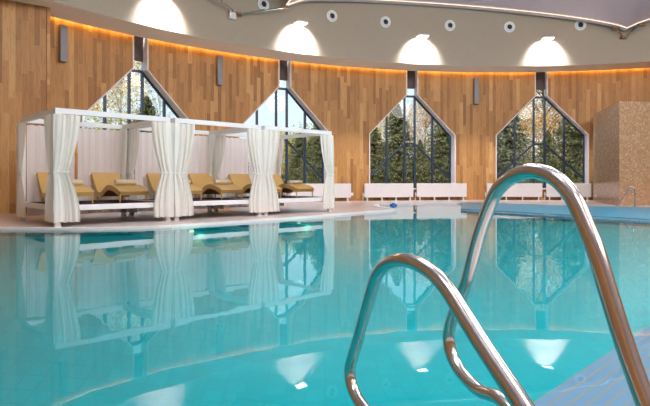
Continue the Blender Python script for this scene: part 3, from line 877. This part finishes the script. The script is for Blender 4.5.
BIRCH = simple('birch_bark', (.62,.58,.54), .8, 0, .3, 6)
def tri(vs, fs, p, s, rnd, up=0):
    a = Vector((rnd.gauss(0,1), rnd.gauss(0,1), rnd.gauss(0,1)-up)).normalized(); b = a.cross(Vector((rnd.gauss(0,1), rnd.gauss(0,1), rnd.gauss(0,1)))).normalized()
    i = len(vs); vs += [p-a*s*.5+b*s*.16, p+a*s*.5, p-a*s*.5-b*s*.16]; fs.append((i, i+1, i+2))
def conifer_data(H, R, seed, nl):
    rnd = random.Random(seed); vs, fs = [], []; per = 30
    for k in range(nl):
        f = rnd.random()**1.35; z = .4+(H-.4)*f; L = R*(1-f)**.85*(.75+.4*rnd.random())+.12; a = rnd.random()*2*PI
        d = Vector((math.cos(a), math.sin(a), 0))
        for j in range(per):
            t = (j+rnd.random())/per; p = d*L*t; p.z = z-L*.28*t+L*.14*t*t
            sd = Vector((-d.y, d.x, 0))*rnd.uniform(-1, 1)*.28*L*t*(1.15-t); p += sd; p.z -= abs(sd.length)*.2
            tri(vs, fs, p+Vector((rnd.gauss(0,.04), rnd.gauss(0,.04), rnd.gauss(0,.05))), .22+.16*rnd.random(), rnd, .6)
    return vs, fs
def decid_data(H, R, seed, ncl, per, s, z0=.25):
    rnd = random.Random(seed); vs, fs = [], []; cl = []
    for k in range(ncl):
        f = rnd.random(); z = H*(z0+(1-z0)*f); rr = R*math.sin(PI*(.12+.8*f))**.7; a = rnd.random()*2*PI; q = math.sqrt(rnd.random())*rr
        c = Vector((q*math.cos(a), q*math.sin(a), z)); cl.append(c); sz = .22+.35*rnd.random()
        for j in range(per):
            tri(vs, fs, c+Vector((rnd.gauss(0,sz), rnd.gauss(0,sz), rnd.gauss(0,sz*.8))), s*(.6+.8*rnd.random()), rnd)
    return vs, fs, cl
def trunk_bm(H, r, cl=None, seed=0, lean=0):
    rnd = random.Random(seed); bm = bmesh.new(); P = [Vector((lean*t*t+rnd.gauss(0,.04)*t, rnd.gauss(0,.04)*t, H*t)) for t in (0,.2,.4,.6,.8,.97)]
    add_tube(bm, P, [r, r*.85, r*.68, r*.5, r*.3, r*.08], 8)
    if cl:
        for c in cl[:28]:
            t = max(.2, min(.85, c.z/H*.75)); b = P[int(t*5)].lerp(P[min(5, int(t*5)+1)], t*5-int(t*5))
            add_tube(bm, [b, b.lerp(c, .5)+Vector((0,0,.15)), c], [r*.28, r*.16, .01], 5)
    return bm
protos = {}
def tree(kind, X, Z, sc_, lab, cat='tree', grp=None, rz=None, nm=None):
    key = kind
    nm = nm or {'spruce':'spruce_tree','grey':'spruce_tree','gold':'birch_tree','orange':'maple_tree','lime':'leafy_bush','pale':'birch_tree','thin':'birch_tree'}[kind]
    if key in protos: e = copy_tree(protos[key]); e.name = nm
    else:
        e = empty(nm, (0,0,0))
        if kind in ('spruce', 'grey'):
            vs, fs = conifer_data(10, 4.3, 3 if kind == 'spruce' else 5, 760); from_py('foliage', vs, fs, LM[kind], e)
            from_bm('trunk', trunk_bm(9.8, .16), BARK, e)
        elif kind == 'lime':
            vs, fs, cl = decid_data(3.2, 1.9, 11, 130, 55, .16, .08); from_py('foliage', vs, fs, LM['lime'], e); from_bm('trunk', trunk_bm(2.8, .07, cl, 3), BARK, e)
        elif kind == 'gold':
            vs, fs, cl = decid_data(9, 2.2, 12, 150, 60, .17, .2); from_py('foliage', vs, fs, LM['gold'], e); from_bm('trunk', trunk_bm(8.6, .12, cl, 4, .3), BIRCH, e)
        elif kind == 'orange':
            vs, fs, cl = decid_data(10, 3.4, 13, 330, 60, .18, .1); from_py('foliage', vs, fs, LM['orange'], e); from_bm('trunk', trunk_bm(9.4, .17, cl, 5, -.4), BARK, e)
        elif kind == 'pale':
            vs, fs, cl = decid_data(8, 2.8, 14, 130, 14, .14, .2); from_py('foliage', vs, fs, LM['pale'], e); from_bm('trunk', trunk_bm(7.6, .09, cl, 6, .2), BIRCH, e)
        protos[key] = e
    e.location = (X, Z, -.05); e.scale = (sc_, sc_, sc_); e.rotation_euler = (0, 0, random.random()*6.28 if rz is None else rz)
    tag(e, lab, cat, grp); return e
def at(x, Z): return (x-CX)/F*Z
G = 'trees seen through the windows'
# window 3
tree('spruce', at(397, 37), 37, .62, 'tall dark spruce with pointed tip left of centre in the third window', grp=G)
tree('spruce', at(446, 35), 35, .62, 'dark spruce on the right in the third window', grp=G)
tree('spruce', at(374, 33), 33, .44, 'lower dark spruce at the left edge of the third window', grp=G)
tree('gold', at(379, 48), 48, .84, 'golden birch behind the spruces at the left of the third window', grp=G)
tree('orange', at(424, 52), 52, .86, 'orange tree in the middle of the third window, behind the spruces', grp=G)
tree('pale', at(416, 44), 44, .95, 'pale twiggy birch between the two big spruces of the third window', grp=G)
tree('spruce', at(420, 41), 41, .40, 'small dark spruce low between the two tall ones of the third window', grp=G)
# window 4
tree('grey', at(507, 36), 36, .66, 'grey green spruce on the left in the fourth window', grp=G)
tree('spruce', at(575, 35), 35, .66, 'dark spruce on the right in the fourth window', grp=G)
tree('grey', at(484, 32), 32, .52, 'grey green spruce at the left edge of the fourth window', grp=G)
tree('orange', at(545, 46), 46, 1.2, 'dense orange autumn tree in the centre of the fourth window', grp=G)
tree('gold', at(518, 53), 53, 1.25, 'golden tree left of the orange one in the fourth window', grp=G)
tree('orange', at(585, 56), 56, 1.2, 'orange autumn tree behind the dark spruce of the fourth window', grp=G)
tree('spruce', at(548, 40), 40, .46, 'small dark spruce low in the centre of the fourth window', grp=G)
# window 2
tree('spruce', at(322, 33), 33, .52, 'dark spruce at the right of the second window behind the far cabana', grp=G)
tree('spruce', at(300, 37), 37, .42, 'dark spruce low in the second window', grp=G)
tree('gold', at(277, 43), 43, .56, 'golden tree low in the second window above the far cabana', grp=G)
tree('lime', at(291, 46), 46, 1.45, 'yellow green bush in the middle of the second window', 'bush', grp='bushes seen through the windows')
tree('grey', at(262, 35), 35, .40, 'grey green spruce at the left of the second window', grp=G)
tree('lime', at(316, 46), 46, 1.55, 'yellow green bush at the right of the second window', 'bush', grp='bushes seen through the windows')
# window 1
tree('gold', at(119, 35), 35, 1.05, 'golden birch on the left in the first window', grp=G)
tree('lime', at(104, 29), 29, 1.15, 'yellow green bush at the left of the first window above the cabana', 'bush', grp='bushes seen through the windows')
tree('spruce', at(147, 34), 34, .62, 'small spruce in the middle of the first window', grp=G)
tree('pale', at(160, 40), 40, 1.1, 'pale twiggy birch right of the small spruce in the first window', grp=G)
tree('lime', at(131, 29), 29, 1.05, 'yellow green bush below the golden birch in the first window', 'bush', grp='bushes seen through the windows')
tree('orange', at(174, 36), 36, .50, 'orange tree at the right edge of the first window', grp=G)

# ------------------------------------------------------------------ lights
def area(name, loc, size, energy, col=(1,.98,.95), aim=(0,0,-1)):
    L = bpy.data.lights.new(name, 'AREA'); L.size = size; L.energy = energy; L.color = col
    o = bpy.data.objects.new(name, L); C.objects.link(o); o.location = loc; o.rotation_euler = Vector(aim).to_track_quat('-Z', 'Y').to_euler()
for i in range(5): area('added_fill_area', ring(20+i*72, 5.5, 8.0), 3.2, 300)  # added overhead fill, out of view and without fixtures, brightens the whole hall
for i in range(10):  # ring of unseen point lights, added to lift the upper walls and canopy
    L = bpy.data.lights.new('added_fill_point', 'POINT'); L.energy = 440; L.color = (1, .97, .93); L.shadow_soft_size = .9
    lo = bpy.data.objects.new('added_fill_point', L); C.objects.link(lo); lo.location = ring(i*36, 10, 7.9)
sun = bpy.data.lights.new('sun', 'SUN'); sun.energy = 4.5; sun.angle = .02; sun.color = (1, .93, .82)
so = bpy.data.objects.new('sun', sun); C.objects.link(so); so.rotation_euler = Vector((.35, .6, -.62)).to_track_quat('-Z', 'Y').to_euler()
